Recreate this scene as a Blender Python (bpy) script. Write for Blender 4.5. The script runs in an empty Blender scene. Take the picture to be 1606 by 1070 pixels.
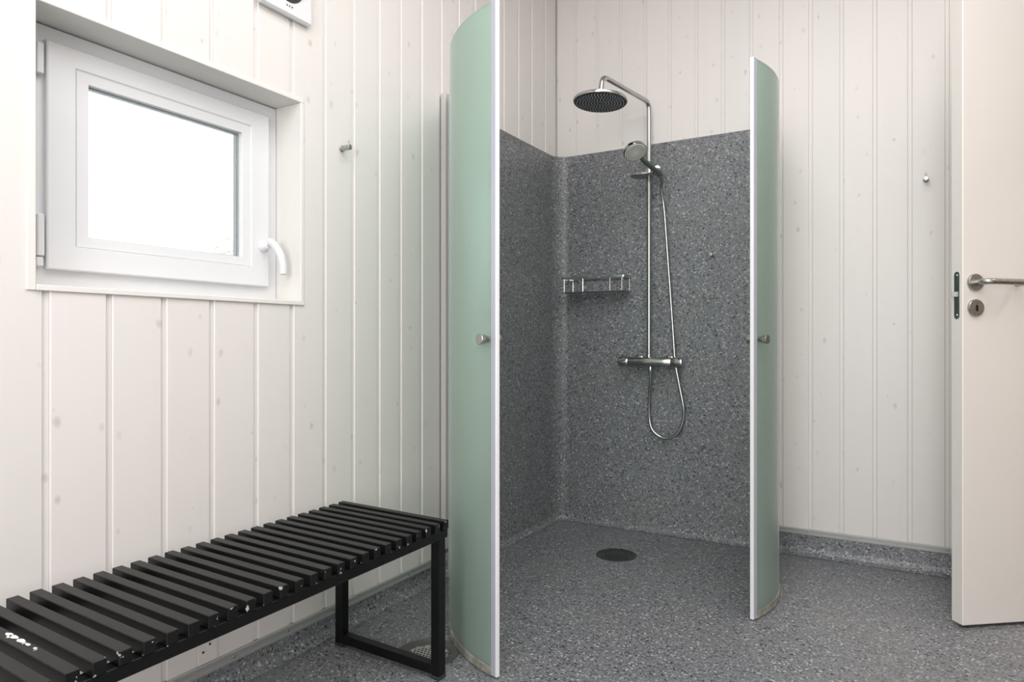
import bpy, bmesh, math, random
from mathutils import Vector, Matrix
random.seed(7)
R = math.radians
S = bpy.context.scene
COL = S.collection

# ------------------------------------------------------------------ camera
CAM = (1.614, -3.234, 0.95)
cd = bpy.data.cameras.new('camera')
cd.sensor_width = 36.0
cd.lens = 1058.8 / 1606 * 36.0
cd.shift_y = -1.9 / 1606
cd.clip_start = 0.02
cam = bpy.data.objects.new('camera', cd)
cam.location = CAM
cam.rotation_euler = (R(90), 0, R(30.33))
COL.objects.link(cam)
S.camera = cam

# ------------------------------------------------------------------ world, lights, exposure
w = bpy.data.worlds.new('overcast_sky')
S.world = w
w.use_nodes = True
bg = w.node_tree.nodes['Background']
bg.inputs[0].default_value = (0.93, 0.97, 1.0, 1)
bg.inputs[1].default_value = 3.2

def area(name, loc, rot, sx, sy, power, col=(1, 1, 1)):
    l = bpy.data.lights.new(name, 'AREA')
    l.shape = 'RECTANGLE'; l.size = sx; l.size_y = sy; l.energy = power; l.color = col
    o = bpy.data.objects.new(name, l); o.location = loc; o.rotation_euler = rot
    COL.objects.link(o)
    return o
area('ceiling_fill', (1.5, -2.55, 2.88), (0, 0, 0), 1.7, 2.9, 50, (1.0, 0.99, 0.985))  # added broad soft panel to even out the walls, no fixture there
area('rear_fill', (1.6, -5.32, 1.5), (R(90), 0, 0), 1.4, 2.0, 55, (1.0, 0.99, 0.99))  # added fill from behind the camera, the wall there has no opening
area('hall_lamp', (3.1, -0.7, 2.8), (0, 0, 0), 0.5, 0.5, 14, (1.0, 0.86, 0.72))

S.view_settings.view_transform = 'Standard'
S.view_settings.look = 'None'
S.view_settings.gamma = 1.0
S.view_settings.use_curve_mapping = False
S.view_settings.exposure = 0.22

# ------------------------------------------------------------------ materials
def mat(name, col, rough=0.5, metal=0.0, spec=0.5):
    m = bpy.data.materials.new(name); m.use_nodes = True
    p = m.node_tree.nodes['Principled BSDF']
    p.inputs['Base Color'].default_value = (*col, 1)
    p.inputs['Roughness'].default_value = rough
    p.inputs['Metallic'].default_value = metal
    p.inputs['Specular IOR Level'].default_value = spec
    return m

class NT:
    def __init__(s, m):
        s.t = m.node_tree; s.p = s.t.nodes['Principled BSDF']
    def n(s, typ, **kw):
        nd = s.t.nodes.new(typ)
        for k, v in kw.items(): setattr(nd, k, v)
        return nd
    def l(s, a, b): s.t.links.new(a, b)
    def math(s, op, a, b=None, c=None, clamp=False):
        nd = s.n('ShaderNodeMath', operation=op, use_clamp=clamp)
        for i, v in enumerate((a, b, c)):
            if v is None: continue
            if isinstance(v, (int, float)): nd.inputs[i].default_value = v
            else: s.l(v, nd.inputs[i])
        return nd.outputs[0]
    def mix(s, f, a, b):
        nd = s.n('ShaderNodeMix', data_type='RGBA')
        for i, v in ((0, f), (6, a), (7, b)):
            if isinstance(v, (int, float)): nd.inputs[i].default_value = v
            elif isinstance(v, tuple): nd.inputs[i].default_value = (*v, 1)
            else: s.l(v, nd.inputs[i])
        return nd.outputs[2]
    def ramp(s, f, stops, interp='LINEAR'):
        nd = s.n('ShaderNodeValToRGB'); cr = nd.color_ramp; cr.interpolation = interp
        while len(cr.elements) < len(stops): cr.elements.new(0.5)
        for e, (p, c) in zip(cr.elements, stops):
            e.position = p; e.color = (*c, 1) if isinstance(c, tuple) else (c, c, c, 1)
        s.l(f, nd.inputs[0]); return nd.outputs[0]
    def noise(s, vec, scale, detail=2.0, rough=0.5):
        nd = s.n('ShaderNodeTexNoise'); nd.inputs['Scale'].default_value = scale
        nd.inputs['Detail'].default_value = detail; nd.inputs['Roughness'].default_value = rough
        if vec is not None: s.l(vec, nd.inputs['Vector'])
        return nd.outputs[0]
    def bump(s, h, strength, dist):
        b = s.n('ShaderNodeBump'); b.inputs['Strength'].default_value = strength
        b.inputs['Distance'].default_value = dist
        s.l(h, b.inputs['Height']); s.l(b.outputs[0], s.p.inputs['Normal'])

def wood_material():
    m = mat('whitewashed_pine', (0.75, 0.71, 0.67), 0.42)
    t = NT(m)
    pos = t.n('ShaderNodeNewGeometry').outputs['Position']
    sep = t.n('ShaderNodeSeparateXYZ'); t.l(pos, sep.inputs[0])
    u = t.math('ADD', sep.outputs[0], sep.outputs[1]); z = sep.outputs[2]
    rnd = t.n('ShaderNodeObjectInfo').outputs['Random']
    # grain: stretched along the board
    gv = t.n('ShaderNodeCombineXYZ'); t.l(t.math('MULTIPLY', u, 26.0), gv.inputs[0])
    t.l(t.math('MULTIPLY', z, 0.9), gv.inputs[1]); t.l(t.math('MULTIPLY', rnd, 37.0), gv.inputs[2])
    grain = t.noise(gv.outputs[0], 2.2, 3.0, 0.6)
    # knots
    kv = t.n('ShaderNodeCombineXYZ')
    t.l(t.math('MULTIPLY_ADD', u, 11.0, t.math('MULTIPLY', rnd, 5.0)), kv.inputs[0])
    t.l(t.math('MULTIPLY_ADD', z, 6.8, t.math('MULTIPLY', rnd, 53.0)), kv.inputs[1])
    vo = t.n('ShaderNodeTexVoronoi', voronoi_dimensions='2D'); vo.inputs['Scale'].default_value = 1.0
    wob = t.n('ShaderNodeVectorMath', operation='SCALE'); wob.inputs['Scale'].default_value = 0.14
    nz = t.n('ShaderNodeTexNoise'); nz.inputs['Scale'].default_value = 3.0; t.l(kv.outputs[0], nz.inputs['Vector'])
    t.l(nz.outputs['Color'], wob.inputs[0])
    ad = t.n('ShaderNodeVectorMath', operation='ADD'); t.l(kv.outputs[0], ad.inputs[0]); t.l(wob.outputs[0], ad.inputs[1])
    t.l(ad.outputs[0], vo.inputs['Vector'])
    sc = t.n('ShaderNodeSeparateColor'); t.l(vo.outputs['Color'], sc.inputs[0])
    size = t.math('MULTIPLY_ADD', sc.outputs[1], 0.075, 0.03)
    spot = t.math('SUBTRACT', 1.0, t.math('DIVIDE', vo.outputs['Distance'], size), clamp=True)
    spot = t.math('MULTIPLY', t.math('POWER', spot, 0.6), t.math('GREATER_THAN', sc.outputs[0], 0.42))
    spot = t.math('MULTIPLY', spot, t.math('MULTIPLY_ADD', sc.outputs[2], 0.42, 0.05))
    tint = t.ramp(rnd, [(0.0, (0.76, 0.718, 0.70)), (0.35, (0.745, 0.717, 0.69)), (0.65, (0.77, 0.727, 0.717)), (1.0, (0.735, 0.711, 0.69))])
    big = t.noise(pos, 2.3, 1.0)
    c = t.mix(t.math('MULTIPLY', grain, 0.16), tint, (0.64, 0.61, 0.57))
    c = t.mix(t.ramp(big, [(0.35, 0.0), (0.75, 0.22)]), c, (0.715, 0.705, 0.685))
    c = t.mix(spot, c, (0.33, 0.27, 0.22))
    t.l(c, t.p.inputs['Base Color'])
    t.bump(grain, 0.06, 0.002)
    return m

def vinyl_material():
    m = mat('speckled_grey_vinyl', (0.15, 0.155, 0.165), 0.36)
    t = NT(m)
    pos = t.n('ShaderNodeNewGeometry').outputs['Position']
    def cells(scale, seed):
        o = t.n('ShaderNodeVectorMath', operation='ADD'); t.l(pos, o.inputs[0]); o.inputs[1].default_value = (seed, seed * 2, seed * 3)
        nn = t.n('ShaderNodeTexNoise'); nn.inputs['Scale'].default_value = scale * 0.7; t.l(o.outputs[0], nn.inputs['Vector'])
        k = t.n('ShaderNodeVectorMath', operation='SCALE'); k.inputs['Scale'].default_value = 1.6 / scale; t.l(nn.outputs['Color'], k.inputs[0])
        a = t.n('ShaderNodeVectorMath', operation='ADD'); t.l(o.outputs[0], a.inputs[0]); t.l(k.outputs[0], a.inputs[1])
        v = t.n('ShaderNodeTexVoronoi'); v.inputs['Scale'].default_value = scale; t.l(a.outputs[0], v.inputs['Vector'])
        s = t.n('ShaderNodeSeparateColor'); t.l(v.outputs['Color'], s.inputs[0])
        return s.outputs[0], s.outputs[1]
    a, a2 = cells(250, 0.0)
    b, b2 = cells(165, 3.1)
    c = t.ramp(a, [(0.0, (0.053, 0.058, 0.068)), (0.18, (0.113, 0.12, 0.136)), (0.42, (0.162, 0.17, 0.185)), (0.68, (0.211, 0.22, 0.238)), (0.88, (0.34, 0.345, 0.355))], 'CONSTANT')
    c = t.mix(0.34, c, (0.198, 0.204, 0.219))
    c = t.mix(t.math('GREATER_THAN', b, 0.93), c, (0.045, 0.047, 0.053))
    c = t.mix(t.math('GREATER_THAN', b2, 0.955), c, (0.42, 0.42, 0.42))
    soft = t.noise(pos, 3.5, 2.0)
    c = t.mix(t.ramp(soft, [(0.45, 0.0), (0.8, 0.22)]), c, (0.20, 0.195, 0.165))
    t.l(c, t.p.inputs['Base Color'])
    t.bump(a2, 0.05, 0.001)
    return m

def glass_frosted():
    m = bpy.data.materials.new('frosted_green_glass'); m.use_nodes = True
    t = m.node_tree; t.nodes.clear()
    out = t.nodes.new('ShaderNodeOutputMaterial')
    d = t.nodes.new('ShaderNodeBsdfDiffuse'); d.inputs[0].default_value = (0.65, 0.77, 0.71, 1)
    tr = t.nodes.new('ShaderNodeBsdfRefraction'); tr.inputs['Color'].default_value = (0.80, 0.975, 0.89, 1)
    tr.inputs['Roughness'].default_value = 0.62; tr.inputs['IOR'].default_value = 1.25
    gl = t.nodes.new('ShaderNodeBsdfGlossy'); gl.inputs['Roughness'].default_value = 0.38; gl.inputs[0].default_value = (0.9, 0.95, 0.92, 1)
    m1 = t.nodes.new('ShaderNodeMixShader'); m1.inputs[0].default_value = 0.73
    t.links.new(d.outputs[0], m1.inputs[1]); t.links.new(tr.outputs[0], m1.inputs[2])
    fr = t.nodes.new('ShaderNodeFresnel'); fr.inputs[0].default_value = 1.45
    m2 = t.nodes.new('ShaderNodeMixShader'); t.links.new(fr.outputs[0], m2.inputs[0])
    t.links.new(m1.outputs[0], m2.inputs[1]); t.links.new(gl.outputs[0], m2.inputs[2])
    t.links.new(m2.outputs[0], out.inputs[0])
    return m

def pane_material():
    m = bpy.data.materials.new('clear_window_pane'); m.use_nodes = True
    t = m.node_tree; t.nodes.clear()
    out = t.nodes.new('ShaderNodeOutputMaterial')
    tr = t.nodes.new('ShaderNodeBsdfTransparent'); tr.inputs[0].default_value = (0.97, 0.985, 0.98, 1)
    gl = t.nodes.new('ShaderNodeBsdfGlossy'); gl.inputs['Roughness'].default_value = 0.02
    fr = t.nodes.new('ShaderNodeFresnel'); fr.inputs[0].default_value = 1.45
    mx = t.nodes.new('ShaderNodeMixShader')
    t.links.new(fr.outputs[0], mx.inputs[0]); t.links.new(tr.outputs[0], mx.inputs[1]); t.links.new(gl.outputs[0], mx.inputs[2])
    t.links.new(mx.outputs[0], out.inputs[0])
    return m

def worn_black():
    m = mat('worn_black_paint', (0.012, 0.013, 0.014), 0.40, 0.0, 0.3)
    t = NT(m)
    gen = t.n('ShaderNodeTexCoord').outputs['Generated']
    pos = t.n('ShaderNodeNewGeometry').outputs['Position']
    sep = t.n('ShaderNodeSeparateXYZ'); t.l(gen, sep.inputs[0])
    end = t.ramp(sep.outputs[0], [(0.955, 0.0), (1.0, 1.0)])
    n1 = t.noise(pos, 75.0, 2.0)
    chip = t.math('GREATER_THAN', t.math('MULTIPLY_ADD', end, 0.20, n1), 0.86)
    grain = t.noise(pos, 140.0, 2.0)
    c = t.mix(chip, (0.0045, 0.0052, 0.0052), (0.42, 0.41, 0.38))
    t.l(c, t.p.inputs['Base Color'])
    t.bump(grain, 0.08, 0.001)
    return m

def soiled_strip():
    m = mat('soiled_clear_strip', (0.33, 0.33, 0.29), 0.4)
    t = NT(m)
    pos = t.n('ShaderNodeNewGeometry').outputs['Position']
    c = t.ramp(t.noise(pos, 24.0, 3.0), [(0.3, (0.14, 0.135, 0.11)), (0.55, (0.33, 0.33, 0.28)), (0.75, (0.45, 0.46, 0.42))])
    t.l(c, t.p.inputs['Base Color'])
    return m

def brushed(name, col, rough):
    m = mat(name, col, rough, 1.0)
    t = NT(m)
    pos = t.n('ShaderNodeNewGeometry').outputs['Position']
    t.l(t.ramp(t.noise(pos, 160.0, 2.0), [(0.3, rough * 0.8), (0.7, rough * 1.25)]), t.p.inputs['Roughness'])
    return m

def painted(name, col, rough):
    m = mat(name, col, rough)
    t = NT(m)
    pos = t.n('ShaderNodeNewGeometry').outputs['Position']
    k = t.noise(pos, 5.0, 3.0)
    t.l(t.mix(t.ramp(k, [(0.4, 0.0), (0.8, 0.10)]), col, tuple(v * 0.86 for v in col)), t.p.inputs['Base Color'])
    t.bump(t.noise(pos, 300.0, 1.0), 0.02, 0.0005)
    return m

WOOD = wood_material()
VINYL = vinyl_material()
FROST = glass_frosted()
PANE = pane_material()
BLACK = worn_black()
STRIP = soiled_strip()
BLACKM = painted('black_steel_paint', (0.0025, 0.0028, 0.003), 0.42)
BLACKM.node_tree.nodes['Principled BSDF'].inputs['Specular IOR Level'].default_value = 0.3
UPVC = painted('white_upvc', (0.73, 0.735, 0.755), 0.36)
LINING = painted('white_lining_board', (0.76, 0.745, 0.715), 0.4)
DOORP = painted('white_door_paint', (0.735, 0.70, 0.665), 0.38)
CEILP = painted('ceiling_white', (0.82, 0.80, 0.77), 0.7)
CHROME = brushed('chrome', (0.47, 0.475, 0.465), 0.14)
STEEL = brushed('brushed_steel', (0.42, 0.415, 0.39), 0.30)
ALU = brushed('brushed_aluminium', (0.40, 0.405, 0.40), 0.42)
ALU.node_tree.nodes['Principled BSDF'].inputs['Metallic'].default_value = 0.35
DARKST = brushed('dark_steel', (0.25, 0.285, 0.275), 0.35)
SEALW = painted('white_seal', (0.82, 0.83, 0.85), 0.35)
SEALG = painted('bluish_edge_profile', (0.40, 0.42, 0.48), 0.4)
PROF = painted('dull_white_profile', (0.52, 0.505, 0.48), 0.45)
GRATE = painted('scuffed_grate_metal', (0.34, 0.335, 0.32), 0.35)
RUBBER = painted('dark_rubber', (0.03, 0.033, 0.037), 0.45)
GASKET = painted('grey_gasket', (0.30, 0.33, 0.35), 0.5)
NOZZLE = painted('pale_nozzle', (0.45, 0.48, 0.50), 0.5)
FACE = painted('pale_grey_face', (0.74, 0.72, 0.68), 0.4)
DRAIND = painted('dark_drain_metal', (0.030, 0.033, 0.034), 0.35)
VOID = painted('black_void', (0.004, 0.004, 0.004), 0.9)
CLAMP = painted('worn_drain_vinyl', (0.085, 0.085, 0.08), 0.5)
CONC = painted('pale_render', (0.62, 0.60, 0.57), 0.8)
LEAF = painted('pale_leaf', (0.66, 0.65, 0.60), 0.7)
WHITEP = painted('white_print', (0.80, 0.80, 0.74), 0.6)

# ------------------------------------------------------------------ mesh helpers
class MB:
    def __init__(s): s.bm = bmesh.new()
    def faces(s, vs, fs):
        v = [s.bm.verts.new(p) for p in vs]
        for f in fs:
            try: s.bm.faces.new([v[i] for i in f])
            except ValueError: pass
    def box(s, x0, x1, y0, y1, z0, z1, M=None, bev=0.0):
        c = [Vector((x, y, z)) for z in (z0, z1) for (x, y) in ((x0, y0), (x1, y0), (x1, y1), (x0, y1))]
        if bev > 0:
            b = bmesh.new()
            v = [b.verts.new(p) for p in c]
            for f in ((3, 2, 1, 0), (4, 5, 6, 7), (0, 1, 5, 4), (1, 2, 6, 5), (2, 3, 7, 6), (3, 0, 4, 7)): b.faces.new([v[i] for i in f])
            bmesh.ops.bevel(b, geom=b.edges[:], offset=bev, segments=1, affect='EDGES', profile=0.5)
            b.verts.index_update()
            vs = [vv.co.copy() for vv in b.verts]; fs = [[vv.index for vv in f.verts] for f in b.faces]; b.free()
        else:
            vs = c; fs = ((3, 2, 1, 0), (4, 5, 6, 7), (0, 1, 5, 4), (1, 2, 6, 5), (2, 3, 7, 6), (3, 0, 4, 7))
        if M is not None: vs = [M @ p for p in vs]
        s.faces(vs, fs); return s
    def prism(s, poly, z0, z1, fn):
        """poly: 2-D outline, fn(p, q, t) -> xyz, t from z0 to z1"""
        n = len(poly)
        vs = [fn(a, b, z0) for a, b in poly] + [fn(a, b, z1) for a, b in poly]
        fs = [[i, (i + 1) % n, n + (i + 1) % n, n + i] for i in range(n)] + [list(range(n))[::-1], list(range(n, 2 * n))]
        s.faces(vs, fs); return s
    def strip(s, rows, close_u=False, close_v=False):
        nu = len(rows); nv = len(rows[0])
        vs = [p for r in rows for p in r]; fs = []
        for i in range(nu if close_u else nu - 1):
            for j in range(nv if close_v else nv - 1):
                a = i * nv + j; b = i * nv + (j + 1) % nv
                c = ((i + 1) % nu) * nv + (j + 1) % nv; d = ((i + 1) % nu) * nv + j
                fs.append((a, b, c, d))
        s.faces(vs, fs); return s
    def tube(s, pts, r, n=12, caps=True):
        pts = [Vector(p) for p in pts]
        rs = r if isinstance(r, (list, tuple)) else [r] * len(pts)
        tang = []
        for i in range(len(pts)):
            a = pts[max(i - 1, 0)]; b = pts[min(i + 1, len(pts) - 1)]
            tang.append((b - a).normalized())
        up = Vector((0, 0, 1)) if abs(tang[0].z) < 0.9 else Vector((1, 0, 0))
        nrm = (up - tang[0] * up.dot(tang[0])).normalized()
        rows = []
        for p, t, rr in zip(pts, tang, rs):
            nrm = (nrm - t * nrm.dot(t)).normalized()
            bi = t.cross(nrm)
            rows.append([p + (nrm * math.cos(k) + bi * math.sin(k)) * rr for k in [2 * math.pi * j / n for j in range(n)]])
        base = len(s.bm.verts)
        s.strip(rows, close_v=True)
        if caps:
            s.bm.verts.ensure_lookup_table()
            m = len(pts)
            for k in (0, m - 1):
                f = [s.bm.verts[base + k * n + j] for j in range(n)]
                try: s.bm.faces.new(f if k else f[::-1])
                except ValueError: pass
        return s
    def lathe(s, prof, origin, axis=(0, 0, 1), n=24):
        """prof: (radius, height along axis)"""
        ax = Vector(axis).normalized(); o = Vector(origin)
        u = ax.orthogonal().normalized(); v = ax.cross(u)
        rows = []
        for r_, h in prof:
            rr = max(r_, 1e-5)
            rows.append([o + ax * h + (u * math.cos(k) + v * math.sin(k)) * rr for k in [2 * math.pi * j / n for j in range(n)]])
        base = len(s.bm.verts)
        s.strip(rows, close_v=True)
        s.bm.verts.ensure_lookup_table()
        for k in (0, len(prof) - 1):
            if prof[k][0] > 1e-4:
                f = [s.bm.verts[base + k * n + j] for j in range(n)]
                try: s.bm.faces.new(f)
                except ValueError: pass
        return s
    def build(s, name, m, parent=None, base=None, smooth=35, merge=True):
        if merge: bmesh.ops.remove_doubles(s.bm, verts=s.bm.verts, dist=1e-6)
        bmesh.ops.recalc_face_normals(s.bm, faces=s.bm.faces[:])
        off = Vector(parent_base(parent)) if parent is not None else Vector(base if base is not None else (0, 0, 0))
        for v in s.bm.verts: v.co -= off
        me = bpy.data.meshes.new(name); s.bm.to_mesh(me); s.bm.free()
        if smooth:
            for p in me.polygons: p.use_smooth = True
            me.set_sharp_from_angle(angle=R(smooth))
        me.materials.append(m)
        o = bpy.data.objects.new(name, me); COL.objects.link(o)
        if parent is not None: o.parent = parent; o['_b'] = tuple(off)
        else: o.location = off; o['_b'] = tuple(off)
        return o

def parent_base(p): return tuple(p['_b'])
def thing(name, loc, label=None, cat=None, group=None, kind=None):
    o = bpy.data.objects.new(name, None); o.empty_display_size = 0.05
    o.location = loc; COL.objects.link(o); o['_b'] = tuple(loc)
    return tag(o, label, cat, group, kind or 'thing')
def tag(o, label=None, cat=None, group=None, kind=None):
    if label: o['label'] = label
    if cat: o['category'] = cat
    if group: o['group'] = group
    if kind: o['kind'] = kind
    return o
def fillet(pts, r, n=8):
    pts = [Vector(p) for p in pts]; out = [pts[0]]
    for i in range(1, len(pts) - 1):
        a, b, c = pts[i - 1], pts[i], pts[i + 1]
        d1 = (a - b).normalized(); d2 = (c - b).normalized()
        ang = d1.angle(d2); t = min(r / math.tan(ang / 2), (a - b).length * 0.49, (c - b).length * 0.49)
        p0 = b + d1 * t; p2 = b + d2 * t
        for k in range(n + 1):
            q = k / n
            out.append(p0.lerp(b, q).lerp(b.lerp(p2, q), q))
    out.append(pts[-1]); return out
def smooth_path(pts, sub=6):
    P = [Vector(p) for p in pts]; out = []
    for i in range(len(P) - 1):
        p0 = P[max(i - 1, 0)]; p1 = P[i]; p2 = P[i + 1]; p3 = P[min(i + 2, len(P) - 1)]
        for k in range(sub):
            t = k / sub
            out.append(0.5 * ((2 * p1) + (p2 - p0) * t + (2 * p0 - 5 * p1 + 4 * p2 - p3) * t * t + (3 * p1 - p0 - 3 * p2 + p3) * t ** 3))
    out.append(P[-1]); return out

# ------------------------------------------------------------------ room shell
ZC = 2.90            # ceiling height
XR = 2.46            # right wall
YF = -5.40           # wall behind the camera
OP = (-2.518, -1.755, 1.056, 1.695)     # window opening in the left wall (y0, y1, z0, z1)
DO = (-0.94, -0.075, 2.13)              # door opening in the right wall (y0, y1, top)
D1 = (0.507, -0.430, 0.088)             # shower drain
D2 = (0.359, -1.595, 0.092)             # drain beside the bench

def make_floor():
    mb = MB(); s = 0.12
    holes = [D1, D2]
    xs = sorted([-0.2, 3.8] + [d[0] + k * s for d in holes for k in (-1, 1)])
    ys = sorted([YF - 0.2, 0.2] + [d[1] + k * s for d in holes for k in (-1, 1)])
    for i in range(len(xs) - 1):
        for j in range(len(ys) - 1):
            cx = (xs[i] + xs[i + 1]) / 2; cy = (ys[j] + ys[j + 1]) / 2
            if any(abs(cx - d[0]) < s and abs(cy - d[1]) < s for d in holes): continue
            mb.faces([(xs[i], ys[j], 0), (xs[i + 1], ys[j], 0), (xs[i + 1], ys[j + 1], 0), (xs[i], ys[j + 1], 0)], [(0, 1, 2, 3)])
    for x, y, r in holes:
        n = 32; sq = []; ci = []; lo = []
        for k in range(n):
            a = 2 * math.pi * k / n; c, sn = math.cos(a), math.sin(a); q = s / max(abs(c), abs(sn))
            sq.append(Vector((x + c * q, y + sn * q, 0))); ci.append(Vector((x + c * r, y + sn * r, 0))); lo.append(Vector((x + c * r, y + sn * r, -0.03)))
        # exact square corners
        for k in range(n):
            for cc in ((1, 1), (1, -1), (-1, 1), (-1, -1)):
                c = Vector((x + cc[0] * s, y + cc[1] * s, 0))
                if (sq[k] - c).length < s * 0.11: sq[k] = c
        mb.strip([sq, ci, lo], close_v=True)
    o = mb.build('floor', VINYL, smooth=0)
    for p in o.data.polygons:
        if p.normal.z < -0.5: p.flip()
    return tag(o, kind='structure')
floor = make_floor()

def clip(poly, lo, hi):
    def half(P, f):
        out = []
        for i in range(len(P)):
            a, b = P[i], P[(i + 1) % len(P)]; fa, fb = f(a), f(b)
            if fa >= 0: out.append(a)
            if (fa >= 0) != (fb >= 0):
                t = fa / (fa - fb); out.append((a[0] + (b[0] - a[0]) * t, a[1] + (b[1] - a[1]) * t))
        return out
    P = half(poly, lambda p: p[0] - lo)
    return half(P, lambda p: hi - p[0]) if P else P

def planks(parent, edges, z0, z1, fn, opening=None):
    for a0, a1 in zip(edges[:-1], edges[1:]):
        d = random.uniform(-0.0012, 0.0006)
        poly = [(a0 + 0.0072, -0.014), (a0 + 0.0072, d - 0.0025), (a0 + 0.0092, d), (a1 - 0.0088, d), (a1 - 0.0068, d - 0.0025),
                (a1 - 0.0068, -0.0055), (a1 + 0.0068, -0.0055), (a1 + 0.0068, -0.014)]
        mb = MB()
        if opening and a1 + 0.007 > opening[0] and a0 + 0.007 < opening[1]:
            for lo, hi, segs in ((-99, opening[0], ((z0, z1),)), (opening[0], opening[1], ((z0, opening[2]), (opening[3], z1))), (opening[1], 99, ((z0, z1),))):
                q = clip(poly, lo, hi)
                if len(q) < 3 or max(p[0] for p in q) - min(p[0] for p in q) < 1e-4: continue
                for s0, s1 in segs:
                    if s1 - s0 > 0.01: mb.prism(q, s0, s1, fn)
        else:
            mb.prism(poly, z0, z1, fn)
        mb.build('plank', WOOD, parent, smooth=0)

def fill(a, b, step):
    n = max(1, round((b - a) / step)); return [a + (b - a) * i / n for i in range(n + 1)]

# left wall with the window
mb = MB()
y0, y1, z0, z1 = OP
mb.box(-0.22, -0.0145, YF - 0.2, y0, 0, ZC); mb.box(-0.22, -0.0145, y1, 0.2, 0, ZC)
mb.box(-0.22, -0.0145, y0, y1, 0, z0); mb.box(-0.22, -0.0145, y0, y1, z1, ZC)
wall_left = tag(mb.build('wall_left', LINING, smooth=0), kind='structure')
LE = fill(YF + 0.002, -2.613, 0.134)[:-1] + [-2.613, -2.4786, -2.344, -2.2086, -2.073, -1.9306, -1.8001, -1.6673, -1.5372, -1.4097, -1.2912, -1.1661, -1.0382,
      -0.915, -0.792, -0.67, -0.5517, -0.4148, -0.2805, -0.1362, -0.012]
planks(wall_left, LE, 0.086, ZC, lambda a, d, z: Vector((d, a, z)), OP)
# short repair piece of plank at the foot of the wall with two nail heads
mb = MB(); mb.box(0.0005, 0.004, -2.118, -2.060, 0.0885, 0.30, bev=0.0012)
rp = mb.build('plank_patch', WOOD, wall_left, smooth=0)
mb = MB()
for yy, zz in ((-2.103, 0.121), (-2.083, 0.136)): mb.lathe([(0.0035, 0), (0.0035, 0.0008), (0, 0.001)], (0.004, yy, zz), (1, 0, 0), 10)
mb.build('nail_head', RUBBER, rp)

# back wall
mb = MB(); mb.box(-0.22, 3.8, 0.0145, 0.22, 0, ZC)
wall_back = tag(mb.build('wall_back', LINING, smooth=0), kind='structure')
BE = [-0.008, 0.1066, 0.2315, 0.3589, 0.4900, 0.6145, 0.7435, 0.8691, 0.9954, 1.1249, 1.2464, 1.3705, 1.4967, 1.6243, 1.754, 1.881, 2.007, 2.134, 2.261, 2.388, 2.452]
planks(wall_back, BE, 0.112, ZC, lambda a, d, z: Vector((a, -d, z)))

# right wall with the doorway, and the little hall behind it
mb = MB()
mb.box(XR + 0.0145, XR + 0.12, YF - 0.2, DO[0], 0, ZC); mb.box(XR + 0.0145, XR + 0.12, DO[0], 0.0145, DO[2], ZC); mb.box(XR + 0.0145, XR + 0.12, DO[1], 0.0145, 0, DO[2])
wall_right = tag(mb.build('wall_right', LINING, smooth=0), kind='structure')
planks(wall_right, fill(YF + 0.003, DO[0] - 0.05, 0.128), 0.112, ZC, lambda a, d, z: Vector((XR - d, a, z)))
planks(wall_right, fill(DO[0] - 0.05, -0.003, 0.128), DO[2] + 0.05, ZC, lambda a, d, z: Vector((XR - d, a, z)))
mb = MB(); mb.box(3.8, 3.9, YF - 0.2, 0.22, 0, ZC)
tag(mb.build('wall_hall', DOORP, smooth=0), kind='structure')
mb = MB(); mb.box(-0.22, 3.9, YF - 0.32, YF - 0.0145, 0, ZC)
wall_front = tag(mb.build('wall_front', LINING, smooth=0), kind='structure')
planks(wall_front, fill(0.003, XR - 0.003, 0.128), 0.1, ZC, lambda a, d, z: Vector((a, YF + d, z)))
mb = MB(); mb.box(-0.22, 3.9, YF - 0.32, 0.22, ZC, ZC + 0.1)
ceiling = tag(mb.build('ceiling', CEILP, smooth=0), kind='structure')
# door frame
mb = MB()
mb.box(XR - 0.012, XR + 0.13, DO[0] - 0.045, DO[0], 0.001, DO[2] + 0.045, bev=0.002)
mb.box(XR - 0.012, XR + 0.13, DO[1], DO[1] + 0.045, 0.001, DO[2] + 0.045, bev=0.002)
mb.box(XR - 0.012, XR + 0.13, DO[0], DO[1], DO[2], DO[2] + 0.045, bev=0.002)
tag(mb.build('trim_3', DOORP, smooth=0), kind='structure')

# grey vinyl turned up the shower corner, coved at the corner and at the floor
def shower_vinyl():
    rc = 0.085; t = 0.004; top = 1.917
    path = [(0, -1.03, 1, 0), (0, -0.7, 1, 0), (0, -0.35, 1, 0)]
    for k in range(13):
        a = math.pi / 2 * k / 12                      # rounds from the left wall into the back wall
        path.append((rc - rc * math.cos(a), -rc + rc * math.sin(a), math.cos(a), -math.sin(a)))
    path += [(0.35, 0, 0, -1), (0.7, 0, 0, -1), (1.03, 0, 0, -1)]
    rcv = 0.032
    prof = [(0.0015, top), (t, top), (t, 1.2), (t, 0.5), (t, rcv)]
    for k in range(1, 7):
        a = math.pi / 2 * k / 6
        prof.append((t + rcv * (1 - math.cos(a)), rcv * (1 - math.sin(a)) + 0.0012))
    rows = [[Vector((x + nx * o, y + ny * o, z)) for o, z in prof] for x, y, nx, ny in path]
    mb = MB(); mb.strip(rows)
    o = mb.build('wall_shower', VINYL, smooth=50)
    return tag(o, kind='structure')
shower_vinyl()

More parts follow.
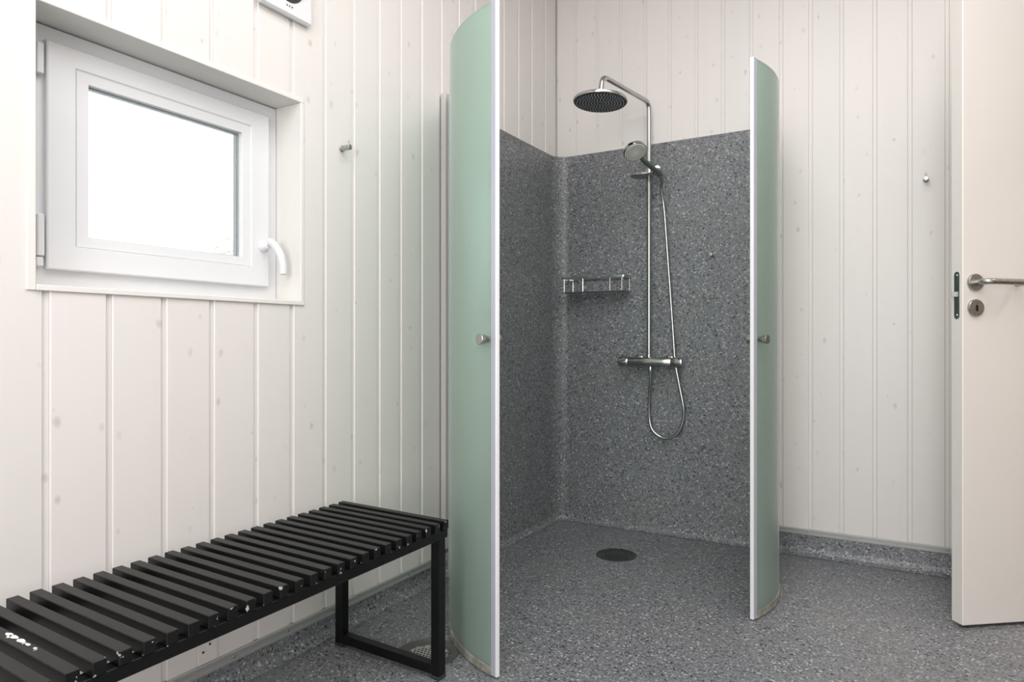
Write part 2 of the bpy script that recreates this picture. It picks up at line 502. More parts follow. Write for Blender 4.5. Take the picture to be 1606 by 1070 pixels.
def skirting(name, a0, a1, top, fn):
    t, rcv = 0.004, 0.034
    prof = [(0.0012, top), (t, top), (t, rcv)]
    for k in range(1, 7):
        a = math.pi / 2 * k / 6
        prof.append((t + rcv * (1 - math.cos(a)), rcv * (1 - math.sin(a)) + 0.001))
    mb = MB(); mb.strip([[fn(a, o, z) for o, z in prof] for a in (a0, (a0 + a1) / 2, a1)])
    return tag(mb.build(name, VINYL, smooth=50), kind='structure')
LF = lambda a, d, z: Vector((d, a, z))
BF = lambda a, d, z: Vector((a, -d, z))
skirting('baseboard_left', YF, -1.03, 0.060, LF)
skirting('baseboard_back', 1.03, XR, 0.091, BF)

def metal_trim(name, a0, a1, zb, zt, fn, screws, out):
    h = zt - zb
    prof = [(0.0005, zb), (0.0055, zb), (0.0065, zb + 0.002), (0.0065, zb + h * 0.28), (0.005, zb + h * 0.32), (0.005, zb + h * 0.64), (0.0065, zb + h * 0.68),
            (0.0065, zt - 0.003), (0.0035, zt), (0.0005, zt)]
    mb = MB(); mb.strip([[fn(a, d, z) for d, z in prof] for a in (a0, a1)], close_v=True)
    o = tag(mb.build(name, ALU, smooth=20), kind='structure')
    for a in screws:
        p = fn(a, 0.005, zb + h * 0.48); ax = fn(0, 1, 0) - fn(0, 0, 0)
        m2 = MB(); m2.lathe([(0.0042, 0), (0.0042, 0.001), (0.003, 0.0022), (0.0, 0.0024)], p, ax, 10)
        m2.build('screw', STEEL, o)
metal_trim('trim_1', YF, -1.0, 0.058, 0.0875, LF, [-1.06 - 0.19 * i for i in range(14)], 1)
metal_trim('trim_2', 1.03, XR, 0.088, 0.114, BF, [1.08, 1.235, 1.405, 1.58, 1.755, 1.93, 2.1, 2.28], 1)

# ------------------------------------------------------------------ window
win = thing('window_1', (-0.11, -2.135, 1.07), kind='structure')
yi0, yi1, zi0, zi1 = -2.500, -1.768, 1.069, 1.681       # inner faces of the lining boards
def board(*a):
    mb = MB(); mb.box(*a, bev=0.0015); return mb.build('lining_board', LINING, win, smooth=0)
board(-0.17, 0.003, OP[0], yi0, OP[2], OP[3] - 0.0)
board(-0.17, 0.003, yi1, OP[1], OP[2] + 0.013, OP[3] - 0.014)
board(-0.17, 0.003, yi0 + 0.0002, OP[1], zi1, OP[3])
board(-0.17, 0.006, yi0 + 0.0002, OP[1], OP[2], zi0)
def ring(name, m, x0, x1, o, i, par, bev=0.002):
    """rectangular frame; o / i = (y0, y1, z0, z1) outer and inner"""
    mb = MB()
    for x, q in ((x0, 0), (x1, 1)):
        pass
    oc = [(o[0], o[2]), (o[1], o[2]), (o[1], o[3]), (o[0], o[3])]; ic = [(i[0], i[2]), (i[1], i[2]), (i[1], i[3]), (i[0], i[3])]
    rows = []
    rows.append([Vector((x0, *p)) for p in oc]); rows.append([Vector((x1 - bev, *p)) for p in oc])
    sg = lambda p, c, k: (p[0] + (k if p[0] < c[0] else -k), p[1] + (k if p[1] < c[1] else -k))
    cen = ((o[0] + o[1]) / 2, (o[2] + o[3]) / 2)
    rows.append([Vector((x1, *sg(p, cen, bev))) for p in oc])
    rows.append([Vector((x1, *sg(p, cen, -bev))) for p in ic]); rows.append([Vector((x1 - bev, *p)) for p in ic])
    rows.append([Vector((x0, *p)) for p in ic])
    mb.strip(rows, close_u=True, close_v=True)
    return mb.build(name, m, par, smooth=0)
ring('window_frame', UPVC, -0.17, -0.106, (yi0 + 0.001, yi1 - 0.001, zi0 + 0.001, zi1 - 0.003), (-2.40, -1.845, 1.15, 1.605), win)
so = (-2.436, -1.811, 1.113, 1.641); si = (-2.372, -1.878, 1.172, 1.592)
sash = ring('sash', UPVC, -0.160, -0.088, so, si, win, 0.003)
gi = (-2.344, -1.906, 1.196, 1.566)
def bead():
    mb = MB()
    o = si; c = lambda q: [(q[0], q[2]), (q[1], q[2]), (q[1], q[3]), (q[0], q[3])]
    rows = [[Vector((-0.089, *p)) for p in c(o)], [Vector((-0.0900, *p)) for p in c((o[0] + .002, o[1] - .002, o[2] + .002, o[3] - .002))],
            [Vector((-0.0908, *p)) for p in c(gi)], [Vector((-0.110, *p)) for p in c(gi)], [Vector((-0.110, *p)) for p in c(o)]]
    mb.strip(rows, close_u=True, close_v=True); return mb.build('glazing_bead', UPVC, sash, smooth=0)
bead()
ring('gasket', GASKET, -0.1115, -0.1085, (gi[0] - .004, gi[1] + .004, gi[2] - .004, gi[3] + .004), (gi[0] + .0035, gi[1] - .0035, gi[2] + .0035, gi[3] - .0035), sash, 0.0005)
ring('spacer_bar', ALU, -0.1325, -0.1165, (gi[0] - .006, gi[1] + .006, gi[2] - .006, gi[3] + .006), (gi[0] + .001, gi[1] - .001, gi[2] + .001, gi[3] - .001), sash, 0.0005)
for xx in (-0.1135, -0.135):
    mb = MB(); mb.box(xx - 0.002, xx + 0.002, gi[0] - 0.01, gi[1] + 0.01, gi[2] - 0.01, gi[3] + 0.01)
    mb.build('pane', PANE, sash, smooth=0)
for za, zb, yy in ((1.558, 1.630, -2.448), (1.142, 1.238, -2.447), (1.118, 1.139, -2.449)):
    mb = MB(); mb.box(-0.108, -0.089, yy - 0.008, yy + 0.007, za, zb, bev=0.002); mb.build('hinge_cover', UPVC, win, smooth=0)
hd = MB()
hy, hz = -1.834, 1.236
hd.lathe([(0.0165, 0), (0.0165, 0.007), (0.012, 0.011), (0.0105, 0.016), (0.0095, 0.03)], (-0.088, hy, hz), (1, 0, 0), 20)
lv = smooth_path([(-0.060, hy - 0.006, hz + 0.012), (-0.052, hy + 0.002, hz + 0.008), (-0.044, hy + 0.014, hz - 0.008), (-0.036, hy + 0.022, hz - 0.03), (-0.032, hy + 0.027, hz - 0.058), (-0.033, hy + 0.029, hz - 0.088)], 5)
nL = len(lv)
hd.tube(lv, [0.0125 - 0.002 * abs(i / nL - 0.35) - (0.006 if i in (0, nL - 1) else 0) for i in range(nL)], 14)
hd.build('window_handle', UPVC, sash, smooth=50)

# outside: a pale rendered wall and a shrub seen faintly at the foot of the pane
mb = MB(); mb.box(-14.0, -0.3, -8, 9, -0.3, -0.2); tag(mb.build('outside_ground', CONC, smooth=0), kind='structure')
def shrub():
    t = thing('shrub', (-6.3, 2.9, -0.2), 'pale sunlit shrub outside, seen through the lower window pane', 'shrub')
    mb = MB(); mb.tube([(-6.3, 2.9, -0.2), (-6.28, 2.93, 0.6), (-6.35, 2.85, 1.6)], [0.05, 0.04, 0.015], 7); mb.build('stem', CONC, t)
    mb = MB(); rg = random.Random(3)
    for k in range(1500):
        th = rg.uniform(0, 6.283); ph = math.acos(rg.uniform(-1, 1)); rr = rg.uniform(0.35, 1) ** 0.5
        c = Vector((-6.3 + 0.75 * rr * math.sin(ph) * math.cos(th), 2.9 + 0.68 * rr * math.sin(ph) * math.sin(th), 1.55 + 0.85 * rr * math.cos(ph)))
        a = Vector((rg.uniform(-1, 1), rg.uniform(-1, 1), rg.uniform(-.4, 1))).normalized(); b = a.orthogonal().normalized()
        mb.faces([c - a * .07, c + b * .03, c + a * .08, c - b * .03], [(0, 1, 2, 3)])
    o = mb.build('foliage', LEAF, t, smooth=0, merge=False); o['kind'] = 'stuff'
shrub()

# ------------------------------------------------------------------ door
DA = R(38.4); DU = Vector((math.cos(DA), math.sin(DA), 0)); DN = Vector((math.sin(DA), -math.cos(DA), 0))
DP = Vector((1.772, -0.573, 0))
def dp(s_, off, z): return DP + DU * s_ + DN * off + Vector((0, 0, z))
DM = Matrix(((DU.x, DN.x, 0, DP.x), (DU.y, DN.y, 0, DP.y), (0, 0, 1, 0), (0, 0, 0, 1)))
door = thing('door_1', tuple(dp(0.4, -0.024, 0.01)), kind='structure')
mb = MB(); mb.box(0, 0.80, -0.048, 0, 0.010, 2.10, M=DM, bev=0.0022)
leaf = mb.build('door_leaf', DOORP, door, smooth=0)
hz1, hz2, hs = 1.139, 1.055, 0.0436
mb = MB(); mb.lathe([(0.0285, 0), (0.0285, 0.006), (0.0265, 0.009), (0, 0.0092)], dp(hs, 0, hz1), DN, 32)
hr = mb.build('handle_rosette', STEEL, door)
mb = MB()
mb.tube(fillet([dp(hs, 0.008, hz1), dp(hs, 0.052, hz1), dp(hs + 0.145, 0.052, hz1 - 0.002), dp(hs + 0.145, 0.012, hz1 - 0.004)], 0.022, 10), 0.0098, 16)
mb.build('handle_lever', STEEL, hr, smooth=50)
mb = MB(); mb.lathe([(0.0285, 0), (0.0285, 0.006), (0.0265, 0.009), (0, 0.0092)], dp(hs + 0.001, 0, hz2), DN, 32)
kr = mb.build('keyhole_rosette', STEEL, door)
mb = MB()
kp = [(0.0045 * math.cos(a), 0.0055 + 0.0045 * math.sin(a)) for a in [R(x) for x in range(-30, 211, 24)]] + [(-0.0042, -0.009), (-0.003, -0.0115), (0.003, -0.0115), (0.0042, -0.009)]
mb.prism(kp, 0.0085, 0.0098, lambda a, b, t: dp(hs + 0.001 + a, t, hz2 + b))
mb.build('keyhole', VOID, kr, smooth=0)
mb = MB(); n = 8; pl = []
for k in range(n + 1): a = math.pi * k / n; pl.append((0.0105 * math.cos(a), 0.068 + 0.0105 * math.sin(a)))
for k in range(n + 1): a = math.pi + math.pi * k / n; pl.append((0.0105 * math.cos(a), -0.068 + 0.0105 * math.sin(a)))
mb.prism(pl, 0.0, 0.0016, lambda a, b, t: dp(-t, -0.0235 + a, 1.0975 + b))
lp = mb.build('lock_plate', DARKST, door, smooth=0)
for b in (0.066, -0.066):
    m2 = MB(); m2.lathe([(0.0042, 0), (0.003, 0.0014), (0, 0.0016)], dp(-0.0016, -0.0235, 1.0975 + b), -DU, 12); m2.build('screw', CHROME, lp)
mb = MB()
mb.prism([(-0.0065, 0), (-0.0065, 0.0135), (-0.004, 0.0145), (0.0065, 0.004), (0.0065, 0)], 1.093, 1.109, lambda a, b, t: dp(-0.0016 - b, -0.0235 + a, t))
mb.build('latch_bolt', GRATE, lp, smooth=0)
for zz in (0.35, 1.78):
    m2 = MB(); m2.tube([dp(0.806, 0.004, zz - 0.045), dp(0.806, 0.004, zz + 0.045)], 0.008, 12); m2.build('hinge', STEEL, door)

# ------------------------------------------------------------------ curved shower doors
GR, GL, GT = 0.557, 0.436, R(40.54)
def door_path(hinge, a, side, trim=0.0, n=22):
    P = []
    pts = [(GL * i / 6, 0.0, 0.0) for i in range(6)]
    for k in range(n + 1):
        t = (GT - trim) * k / n; pts.append((GL + GR * math.sin(t), GR * (1 - math.cos(t)), t))
    c, s = math.cos(a), math.sin(a)
    for x, y, t in pts:
        y *= side
        p = Vector((hinge[0] + c * x - s * y, hinge[1] + s * x + c * y, 0))
        th = a + side * t
        P.append((p, Vector((-math.sin(th), math.cos(th), 0)), Vector((math.cos(th), math.sin(th), 0))))
    return P
def sweep_box(mb, path, t0, t1, z0, z1):
    rows = [[p + nn * t0 + Vector((0, 0, z0)), p + nn * t1 + Vector((0, 0, z0)), p + nn * t1 + Vector((0, 0, z1)), p + nn * t0 + Vector((0, 0, z1))] for p, nn, tt in path]
    b = len(mb.bm.verts); mb.strip(rows, close_v=True); mb.bm.verts.ensure_lookup_table()
    for k in (0, len(rows) - 1): mb.bm.faces.new([mb.bm.verts[b + 4 * k + j] for j in range(4)])
def shower_door(hinge, ang, side, label, prof_box, knob_back):
    t = thing('shower_screen', (hinge[0], hinge[1], 0), label, 'shower screen')
    gp = door_path(hinge, ang, side, trim=0.022 / GR)
    mb = MB(); sweep_box(mb, gp, -0.003, 0.003, 0.026, 1.905); mb.build('glass_panel', FROST, t, smooth=40)
    mb = MB(); sweep_box(mb, gp, -0.007, 0.007, 0.0035, 0.026); mb.build('bottom_strip', STRIP, t, smooth=40)
    full = door_path(hinge, ang, side)
    e, en, et = full[-1]; g, gn, gt = gp[-1]
    def edge(name, m, s0, s1, w, z0, z1, outer=0.0):
        M = Matrix(((et.x, en.x, 0, e.x), (et.y, en.y, 0, e.y), (0, 0, 1, 0), (0, 0, 0, 1)))
        mb = MB(); mb.box(s0, s1, -w + outer, w + outer, z0, z1, M=M, bev=0.0008); return mb.build(name, m, t, smooth=0)
    edge('edge_profile', SEALG, -0.024, -0.006, 0.0055, 0.004, 1.906)
    edge('seal_strip', SEALW, -0.006, 0.0, 0.0060, 0.005, 1.9065)
    # conical steel knob on the convex side, small plate behind
    k = 0
    best = min(range(len(gp)), key=lambda i: abs((gp[i][0] - e).length - knob_back))
    kp, kn, kt = gp[best]
    outw = kn * (-side)
    o = kp + Vector((0, 0, 0.952)) + outw * 0.003
    mb = MB(); mb.lathe([(0.0085, 0), (0.0085, 0.003), (0.0095, 0.005), (0.0155, 0.030), (0.0160, 0.032), (0.0145, 0.0335), (0, 0.0338)], o, outw, 24); mb.build('knob', STEEL, t)
    o2 = kp + Vector((0, 0, 0.952)) - outw * 0.003
    mb = MB(); mb.lathe([(0.0085, 0), (0.0085, 0.003), (0.0095, 0.005), (0.0155, 0.030), (0.0145, 0.0335), (0, 0.0338)], o2, -outw, 24); mb.build('knob', STEEL, t)
    x0, x1, ya, yb = prof_box
    mb = MB(); mb.box(x0, x1, ya, yb, 0.115, 1.935, bev=0.003); mb.build('wall_profile', PROF, t, smooth=0)
    mb = MB(); mb.tube([(hinge[0], hinge[1], 0.01), (hinge[0], hinge[1], 1.92)], 0.009, 12); mb.build('hinge_bar', SEALG, t)
    return t
shower_door((0.054, -1.05), R(-54.52), 1, 'curved frosted green glass shower door hinged on the window wall, nearest the bench', (0.0045, 0.030, -1.050, -1.012), 0.045)
shower_door((1.05, -0.054), R(-72.65), -1, 'curved frosted green glass shower door hinged on the tap wall, nearest the open white door', (1.030, 1.062, -0.045, -0.0045), 0.045)

# ------------------------------------------------------------------ bench
def bench():
    o = Vector((0.072, -1.657, 0.0)); LA = Vector((0.012, -1, 0)).normalized(); SD = Vector((1, -0.040, 0)).normalized()
    t = thing('slatted_bench', tuple(o), 'long black slatted bench with square metal legs under the window', 'bench')
    W = 0.422; N = 31; pitch = 0.0414; sw = 0.0225; zt = 0.440; sh = 0.0245; rl = 0.024
    M = Matrix(((SD.x, LA.x, 0, o.x), (SD.y, LA.y, 0, o.y), (0, 0, 1, 0), (0, 0, 0, 1)))
    proto = None
    for k in range(N):
        b = o + LA * (k * pitch) + Vector((0, 0, zt - sh))
        if proto is None:
            mb = MB(); mb.box(0, W, 0, sw, zt - sh, zt, M=M, bev=0.0012)
            bmx = mb.build('slat', BLACK, t, smooth=0)
            me = bmx.data
            bmx['_b'] = tuple(o); proto = bmx; sl = [bmx]
        else:
            c = bpy.data.objects.new('slat', me); COL.objects.link(c); c.parent = t
            c.location = LA * (k * pitch) + Vector((0, 0, random.uniform(-0.0004, 0.0004))); c['_b'] = tuple(o + c.location); sl.append(c)
    Lt = (N - 1) * pitch + sw
    zr = zt - sh - 0.0002
    for q0, q1 in ((0.006, 0.036), (W - 0.033, W - 0.003)):
        mb = MB(); mb.box(q0, q1, 0.001, Lt - 0.001, zr - rl, zr, M=M, bev=0.0012); mb.build('rail', BLACKM, t, smooth=0)
    for l0 in (0.012, Lt - 0.042):
        for q0 in (0.006, W - 0.033):
            mb = MB(); mb.box(q0, q0 + 0.030, l0, l0 + 0.030, 0.006, zr - rl + 0.0002, M=M, bev=0.0012)
            lg = mb.build('leg', BLACKM, t, smooth=0)
            mb = MB(); mb.box(q0 - 0.001, q0 + 0.031, l0 - 0.001, l0 + 0.031, 0.0005, 0.010, M=M, bev=0.001); mb.build('foot_cap', RUBBER, lg, smooth=0)
        mb = MB(); mb.box(0.0362, W - 0.0332, l0 + 0.001, l0 + 0.029, 0.011, 0.038, M=M, bev=0.0012); mb.build('foot_bar', BLACKM, t, smooth=0)
        mb = MB(); mb.box(0.0362, W - 0.0332, l0 + 0.001, l0 + 0.029, zr - 0.030, zr - 0.001, M=M, bev=0.0012); mb.build('cross_bar', BLACKM, t, smooth=0)
    # remains of white print on the top of one slat (fourth from the lower left of the picture)
    ks = 24; base = sl[ks]
    mb = MB(); rg = random.Random(5)
    def blob(cx, cy, rx, ry):
        n = 10; pts = []
        for i in range(n):
            a = 2 * math.pi * i / n; q = rg.uniform(0.75, 1.1)
            pts.append((cx + rx * q * math.cos(a), cy + ry * q * math.sin(a)))
        mb.prism(pts, zt + 0.0004, zt + 0.0008, lambda a, b, z: M @ Vector((0.180 + (a - 0.155) * 1.32, b + ks * pitch, z)))
    for cx, cy, rx, ry in ((0.163, 0.0072, 0.0085, 0.0045), (0.176, 0.0075, 0.010, 0.0055), (0.171, 0.0125, 0.004, 0.0035), (0.197, 0.0075, 0.0085, 0.005), (0.2085, 0.009, 0.0015, 0.004), (0.217, 0.0075, 0.0065, 0.003), (0.236, 0.0072, 0.003, 0.003), (0.2415, 0.0095, 0.001, 0.003)):
        blob(cx, cy, rx, ry)
    mb.build('worn_white_print', WHITEP, base, smooth=0)
    return t
bench()

# ------------------------------------------------------------------ drains
def grate(mb, c, rad, pitch, hr, z0, z1, hexa=True):
    n = int(rad / pitch) + 2
    for i in range(-n, n + 1):
        for j in range(-n, n + 1):
            x = c[0] + (i + (0.5 if hexa and j % 2 else 0)) * pitch; y = c[1] + j * pitch
            d = math.hypot(x - c[0], y - c[1])
            if d > rad + pitch: continue
            h = pitch / 2
            sq = []; ci = []
            for k in range(8):
                a = math.pi / 4 * k; q = h / max(abs(math.cos(a)), abs(math.sin(a)))
                sq.append((x + math.cos(a) * q, y + math.sin(a) * q)); ci.append((x + math.cos(a) * hr, y + math.sin(a) * hr))
            if d < rad - hr * 1.2:
                mb.strip([[Vector((*p, z1)) for p in sq], [Vector((*p, z1)) for p in ci], [Vector((*p, z0)) for p in ci]], close_v=True)
            else:
                mb.faces([Vector((*p, z1)) for p in sq], [list(range(8))])
def drain(c, rad, label, gm, rm, grad, pitch, hr, sunk, clamp):
    t = thing('floor_drain', (c[0], c[1], 0), label, 'drain')
    mb = MB()
    if clamp:
        mb.lathe([(rad + 0.006, 0.0012), (rad + 0.002, 0.0022), (rad - 0.006, -0.003), (grad + 0.008, sunk - 0.001), (grad + 0.004, sunk + 0.002), (grad - 0.001, sunk + 0.002), (grad - 0.001, sunk - 0.004)], (*c, 0), n=40)
    else:
        mb.lathe([(rad + 0.003, 0.0008), (rad, 0.0025), (grad + 0.004, 0.002), (grad, 0.0005), (grad - 0.001, -0.006)], (*c, 0), n=40)
    # remove caps
    for f in [f for f in mb.bm.faces if len(f.verts) > 8]: mb.bm.faces.remove(f)
    mb.build('drain_ring', rm, t)
    mb = MB(); grate(mb, c, grad, pitch, hr, sunk - 0.0012, sunk)
    # trim the plate to a circle
    for f in [f for f in mb.bm.faces if (f.calc_center_median().xy - Vector(c)).length > grad + pitch * 0.15]: mb.bm.faces.remove(f)
    mb.build('drain_grate', gm, t, smooth=0)
    mb = MB(); mb.lathe([(rad, -0.024), (0, -0.0245)], (*c, 0), n=32); mb.build('drain_pit', VOID, t)
drain(D1[:2], D1[2] - 0.002, 'dark round floor drain in the middle of the shower', DRAIND, DRAIND, 0.078, 0.0105, 0.0034, 0.0005, False)
drain(D2[:2], D2[2] - 0.002, 'steel round floor drain with round holes behind the bench leg', GRATE, CLAMP, 0.064, 0.0122, 0.0047, -0.004, True)

# ------------------------------------------------------------------ shower set
def shower_column():
    rx, ry = 0.530, -0.060
    t = thing('shower_column', (rx, 0, 0.842), 'chrome rain shower column with thermostatic bar mixer on the grey shower wall', 'shower')
    mb = MB(); path = [(rx, ry, 0.866), (rx, ry, 1.5), (rx, ry, 2.106), (0.462, -0.479, 2.106), (0.456, -0.487, 2.030)]
    mb.tube(fillet(path, 0.042, 10), 0.0112, 16); mb.build('riser_pipe', CHROME, t, smooth=50)
    hc = Vector((0.455, -0.488, 0)); tilt = Vector((0.03, 0.05, 1)).normalized()
    mb = MB(); mb.lathe([(0.0145, 0), (0.0145, 0.022), (0.0118, 0.024), (0.0118, 0.034)], hc + Vector((0, 0, 2.006)), n=18); mb.build('swivel_nut', CHROME, t)
    o = hc + Vector((0, 0, 1.990))
    mb = MB(); mb.lathe([(0.113, -0.0025), (0.1175, 0.0005), (0.119, 0.006), (0.117, 0.012), (0.109, 0.0155), (0.03, 0.0185), (0.012, 0.021), (0, 0.021)], o, tilt, 48)
    hd = mb.build('rain_head', CHROME, t)
    mb = MB(); mb.lathe([(0.1135, -0.0024), (0.112, -0.0042), (0, -0.0042)], o, tilt, 48); mb.build('spray_plate', RUBBER, hd)
    mb = MB(); u = tilt.orthogonal().normalized(); v = tilt.cross(u)
    for ring_ in range(1, 9):
        rr = 0.0128 * ring_; n = 6 * ring_
        for k in range(n):
            a = 2 * math.pi * k / n + ring_ * 0.3
            mb.lathe([(0.0022, -0.0040), (0.0017, -0.0068), (0, -0.0069)], o + (u * math.cos(a) + v * math.sin(a)) * rr, tilt, 5)
    nz = mb.build('nozzles', NOZZLE, hd, smooth=0, merge=False); nz['kind'] = 'stuff'
    # thermostat bar
    zy, zz = -0.072, 0.842
    X = lambda x: (x, zy, zz)
    mb = MB(); mb.lathe([(0.0225, 0), (0.0235, 0.002), (0.0235, 0.212), (0.0225, 0.214)], X(0.432), (1, 0, 0), 28); mb.build('mixer_body', CHROME, t)
    mb = MB(); mb.lathe([(0.018, 0), (0.0235, 0.003), (0.025, 0.008), (0.025, 0.048), (0.0225, 0.053)], X(0.378), (1, 0, 0), 28); k1 = mb.build('flow_knob', CHROME, t)
    mb = MB(); mb.box(0.398, 0.424, zy - 0.031, zy - 0.022, zz + 0.004, zz + 0.014, bev=0.003); mb.build('stop_button', CHROME, k1, smooth=0)
    mb = MB(); mb.lathe([(0.0225, 0), (0.025, 0.004), (0.025, 0.046), (0.0235, 0.051), (0.018, 0.053)], X(0.648), (1, 0, 0), 28); mb.build('temperature_knob', CHROME, t)
    for fx in (0.462, 0.618):
        mb = MB(); mb.lathe([(0.034, 0.0045), (0.034, 0.009), (0.027, 0.016), (0.017, 0.019), (0.017, 0.052)], (fx, 0, zz), (0, -1, 0), 28); mb.build('wall_flange', CHROME, t)
    mb = MB(); mb.lathe([(0.0145, 0.862), (0.0145, 0.882), (0.0115, 0.886)], (rx, ry, 0), n=16); mb.build('riser_nut', CHROME, t)
    mb = MB(); mb.tube([(rx, ry - 0.004, 0.855), (rx, ry, 0.870)], 0.0115, 14); mb.build('riser_stub', CHROME, t)
    mb = MB(); mb.lathe([(0.0085, 0.788), (0.0105, 0.792), (0.0105, 0.808), (0.009, 0.822)], (0.541, zy, 0), n=16); mb.build('hose_nut', CHROME, t)
    # slider with clamp knob and small dish
    mb = MB(); mb.lathe([(0.017, 1.735), (0.019, 1.738), (0.019, 1.780), (0.017, 1.783)], (rx, ry, 0), n=20)
    mb.tube([(rx, ry, 1.760), (0.572, -0.072, 1.762)], 0.011, 12)
    sd = mb.build('slider', CHROME, t)
    mb = MB(); mb.lathe([(0.010, 0), (0.0165, 0.004), (0.0175, 0.014), (0.014, 0.020), (0, 0.021)], (0.572, -0.066, 1.772), (0.35, -0.9, 0.1), 18); mb.build('clamp_knob', CHROME, sd)
    mb = MB(); mb.tube([(0.583, -0.098, 1.735), (0.596, -0.112, 1.762)], 0.0165, 14); mb.build('hand_shower_holder', STEEL, sd)
    n = 28
    mb = MB(); rows = []
    for s_, z in ((0.0, 1.736), (0.92, 1.736), (1.0, 1.741), (0.985, 1.748), (0.90, 1.745), (0.0, 1.742)):
        rows.append([Vector((0.508 + max(s_, 1e-4) * 0.055 * math.cos(2 * math.pi * k / n), -0.105 + max(s_, 1e-4) * 0.045 * math.sin(2 * math.pi * k / n), z)) for k in range(n)])
    mb.strip(rows, close_v=True); mb.build('soap_dish', STEEL, sd)
    for px, py in ((0.478, -0.118), (0.506, -0.132)):
        mb = MB(); mb.tube([(px, py, 1.744), (px, py, 1.764)], 0.0022, 8); mb.build('dish_pin', CHROME, sd)
    return t
shower_column()

def hand_shower():
    B = Vector((0.603, -0.118, 1.733)); H = Vector((0.543, -0.285, 1.806))
    t = thing('hand_shower', tuple(B), 'round chrome hand shower tilted in its holder on the riser pipe', 'hand shower')
    d = (H - B).normalized()
    nrm = Vector((0.45, -0.20, -0.87)).normalized()
    nrm = (nrm - d * nrm.dot(d) * 0.7).normalized()
    neck = B + d * 0.115
    mb = MB(); mb.tube([B - d * 0.012, B, B + d * 0.05, neck, B + d * 0.14 - nrm * 0.006], [0.0105, 0.0115, 0.0125, 0.0125, 0.011], 16); mb.build('handle', DARKST, t, smooth=50)
    o = H
    mb = MB(); mb.lathe([(0.050, 0.0005), (0.0535, -0.002), (0.055, -0.007), (0.0545, -0.016), (0.048, -0.024), (0.03, -0.028), (0, -0.029)], o, nrm, 36); hd = mb.build('spray_head', CHROME, t)
    mb = MB(); mb.lathe([(0.0505, 0.0), (0.048, 0.002), (0.020, 0.0022), (0.0195, 0.0035), (0, 0.0036)], o, nrm, 36); fc = mb.build('spray_face', FACE, hd)
    mb = MB(); u = nrm.orthogonal().normalized(); v = nrm.cross(u)
    for rg_ in range(1, 6):
        rr = 0.0085 * rg_ + 0.002; n = 6 * rg_ + 2
        for k in range(n):
            a = 2 * math.pi * k / n + rg_ * 0.37
            mb.lathe([(0.0021, 0.002), (0.0016, 0.0044), (0, 0.0045)], o + (u * math.cos(a) + v * math.sin(a)) * rr, nrm, 5)
    q = mb.build('spray_nozzles', RUBBER, hd, smooth=0, merge=False); q['kind'] = 'stuff'
hand_shower()

def hose():
    y = -0.034
    xz = [(0.595, 1.671), (0.602, 1.578), (0.614, 1.361), (0.630, 1.144), (0.643, 0.96), (0.649, 0.867), (0.656, 0.812), (0.675, 0.715), (0.692, 0.624), (0.689, 0.563), (0.661, 0.50), (0.608, 0.472), (0.560, 0.487), (0.530, 0.528), (0.521, 0.60), (0.527, 0.678), (0.538, 0.745)]
    pts = [(0.607, -0.112, 1.720), (0.606, -0.095, 1.700)]
    for i, (x, z) in enumerate(xz):
        yy = y
        if i == 0: yy = -0.072
        if i == 1: yy = -0.048
        if i == len(xz) - 1: yy = -0.062
        if i == len(xz) - 2: yy = -0.045
        pts.append((x, yy, z))
    pts.append((0.541, -0.071, 0.789))
    t = thing('shower_hose', (0.60, -0.034, 0.472), 'steel shower hose hanging in a loop below the mixer', 'hose')
    P = smooth_path(pts, 10)
    mb = MB(); mb.tube(P, 0.0076, 12); mb.build('hose_tube', CHROME, t, smooth=60)
    mb = MB(); mb.tube([(0.608, -0.115, 1.727), (0.6065, -0.106, 1.712), (0.606, -0.096, 1.701)], [0.0095, 0.0095, 0.0078], 14); mb.build('hose_cone', CHROME, t)
hose()

def basket():
    x0, x1, ya, yb = 0.077, 0.423, -0.108, -0.012
    t = thing('shower_basket', ((x0 + x1) / 2, 0, 1.192), 'small chrome wire shower basket on the wall left of the riser pipe', 'shower basket')
    mb = MB(); mb.box(x0, x1, ya, yb, 1.191, 1.1945, bev=0.001)
    for i in range(11): mb.box(x0 + 0.02 + i * 0.0295, x0 + 0.027 + i * 0.0295, ya + 0.008, yb - 0.008, 1.1945, 1.1965)
    mb.build('tray', STEEL, t, smooth=0)
    path = fillet([(0.222, ya, 1.264), (x0, ya, 1.264), (x0, yb, 1.264), (x1, yb, 1.264), (x1, ya, 1.264), (0.336, ya, 1.264)], 0.014, 6)
    rows = []
    for i, p in enumerate(path):
        a = path[max(i - 1, 0)]; b = path[min(i + 1, len(path) - 1)]; tg = (b - a).normalized(); nn = Vector((-tg.y, tg.x, 0))
        rows.append([p + nn * 0.0016 - Vector((0, 0, 0.0055)), p - nn * 0.0016 - Vector((0, 0, 0.0055)), p - nn * 0.0016 + Vector((0, 0, 0.0055)), p + nn * 0.0016 + Vector((0, 0, 0.0055))])
    mb = MB(); mb.strip(rows, close_v=True); mb.build('rail', CHROME, t, smooth=50)
    for px, py in ((0.096, ya), (0.100, yb), (0.200, ya), (0.346, ya), (0.408, ya), (0.412, yb)):
        mb = MB(); mb.tube([(px, py, 1.194), (px, py, 1.260)], 0.0024, 8); mb.build('post', CHROME, t)
    for px in (0.13, 0.37):
        mb = MB(); mb.lathe([(0.011, 0.0042), (0.011, 0.008), (0.006, 0.010), (0.004, 0.0125)], (px, 0, 1.262), (0, -1, 0), 16); mb.build('wall_fixing', CHROME, t)
basket()

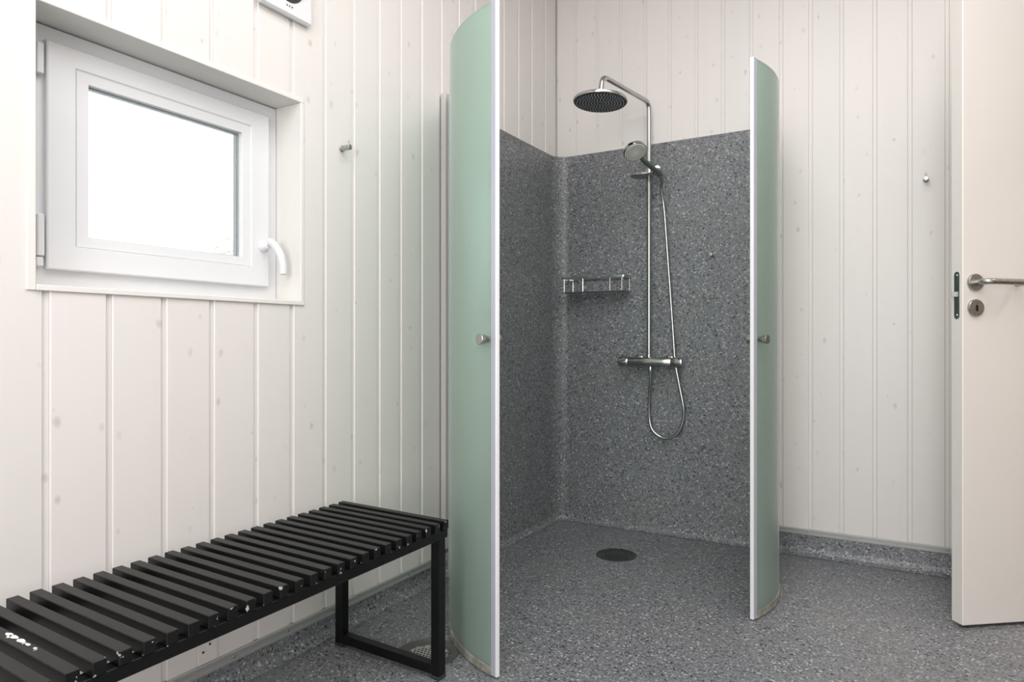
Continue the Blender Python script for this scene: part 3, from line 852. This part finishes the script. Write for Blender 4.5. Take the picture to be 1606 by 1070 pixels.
# ------------------------------------------------------------------ hooks
def hook(p, ax, label, length=0.040, base=0.0):
    ax = Vector(ax); p = Vector(p) + ax * base
    t = thing('peg_hook', tuple(p), label, 'hook', None)
    mb = MB(); mb.lathe([(0.0105, 0), (0.0105, 0.003), (0.0088, 0.004), (0.0088, length - 0.001), (0.0078, length), (0, length + 0.0003)], p, ax, 20); mb.build('peg', STEEL, t)
    q = p + ax * (length - 0.010) + Vector((0, 0, 0.007))
    mb = MB(); mb.tube([q, q + Vector((0, 0, 0.016))], 0.0030, 10); mb.build('pin', STEEL, t)
hook((0, -1.592, 1.582), (1, 0, 0), 'short steel peg hook on the white boards right of the window')
hook((1.681, 0, 1.603), (0, -1, 0), 'steel peg hook on the white boards beside the open door')
hook((0.822, 0, 1.350), (0, -1, 0), 'small steel peg hook on the grey shower wall', base=0.0042)

# ------------------------------------------------------------------ extractor fan
def fan():
    cy, cz, h = -1.836, 2.018, 0.098
    t = thing('extractor_fan', (0, cy, cz), 'white square extractor fan high on the wall above the window', 'fan')
    mb = MB(); mb.box(0.0005, 0.022, cy - h, cy + h, cz - h, cz + h, bev=0.006); mb.build('cover_plate', UPVC, t, smooth=0)
    c = (0.022, cy + 0.004, cz)
    mb = MB(); mb.lathe([(0.060, -0.001), (0.058, 0.003), (0.051, 0.0035), (0.047, 0.0008), (0, 0.0006)], c, (1, 0, 0), 36); rg_ = mb.build('vent_ring', RUBBER, t)
    mb = MB(); mb.lathe([(0.046, 0.001), (0.046, 0.010), (0.041, 0.014), (0.030, 0.0125), (0.028, 0.004)], c, (1, 0, 0), 36); mb.build('vent_cone', UPVC, t)
    mb = MB(); mb.lathe([(0.028, 0.0035), (0.010, 0.009), (0, 0.010)], c, (1, 0, 0), 28); mb.build('vent_hub', RUBBER, t)
    for i in range(3):
        mb = MB(); mb.lathe([(0.0026, 0), (0.0026, 0.0006), (0, 0.0008)], (0.022, cy - 0.002 + i * 0.0095, cz - 0.071), (1, 0, 0), 10); mb.build('indicator_dot', RUBBER, t)
fan()

for o in bpy.data.objects:
    if '_b' in o: del o['_b']
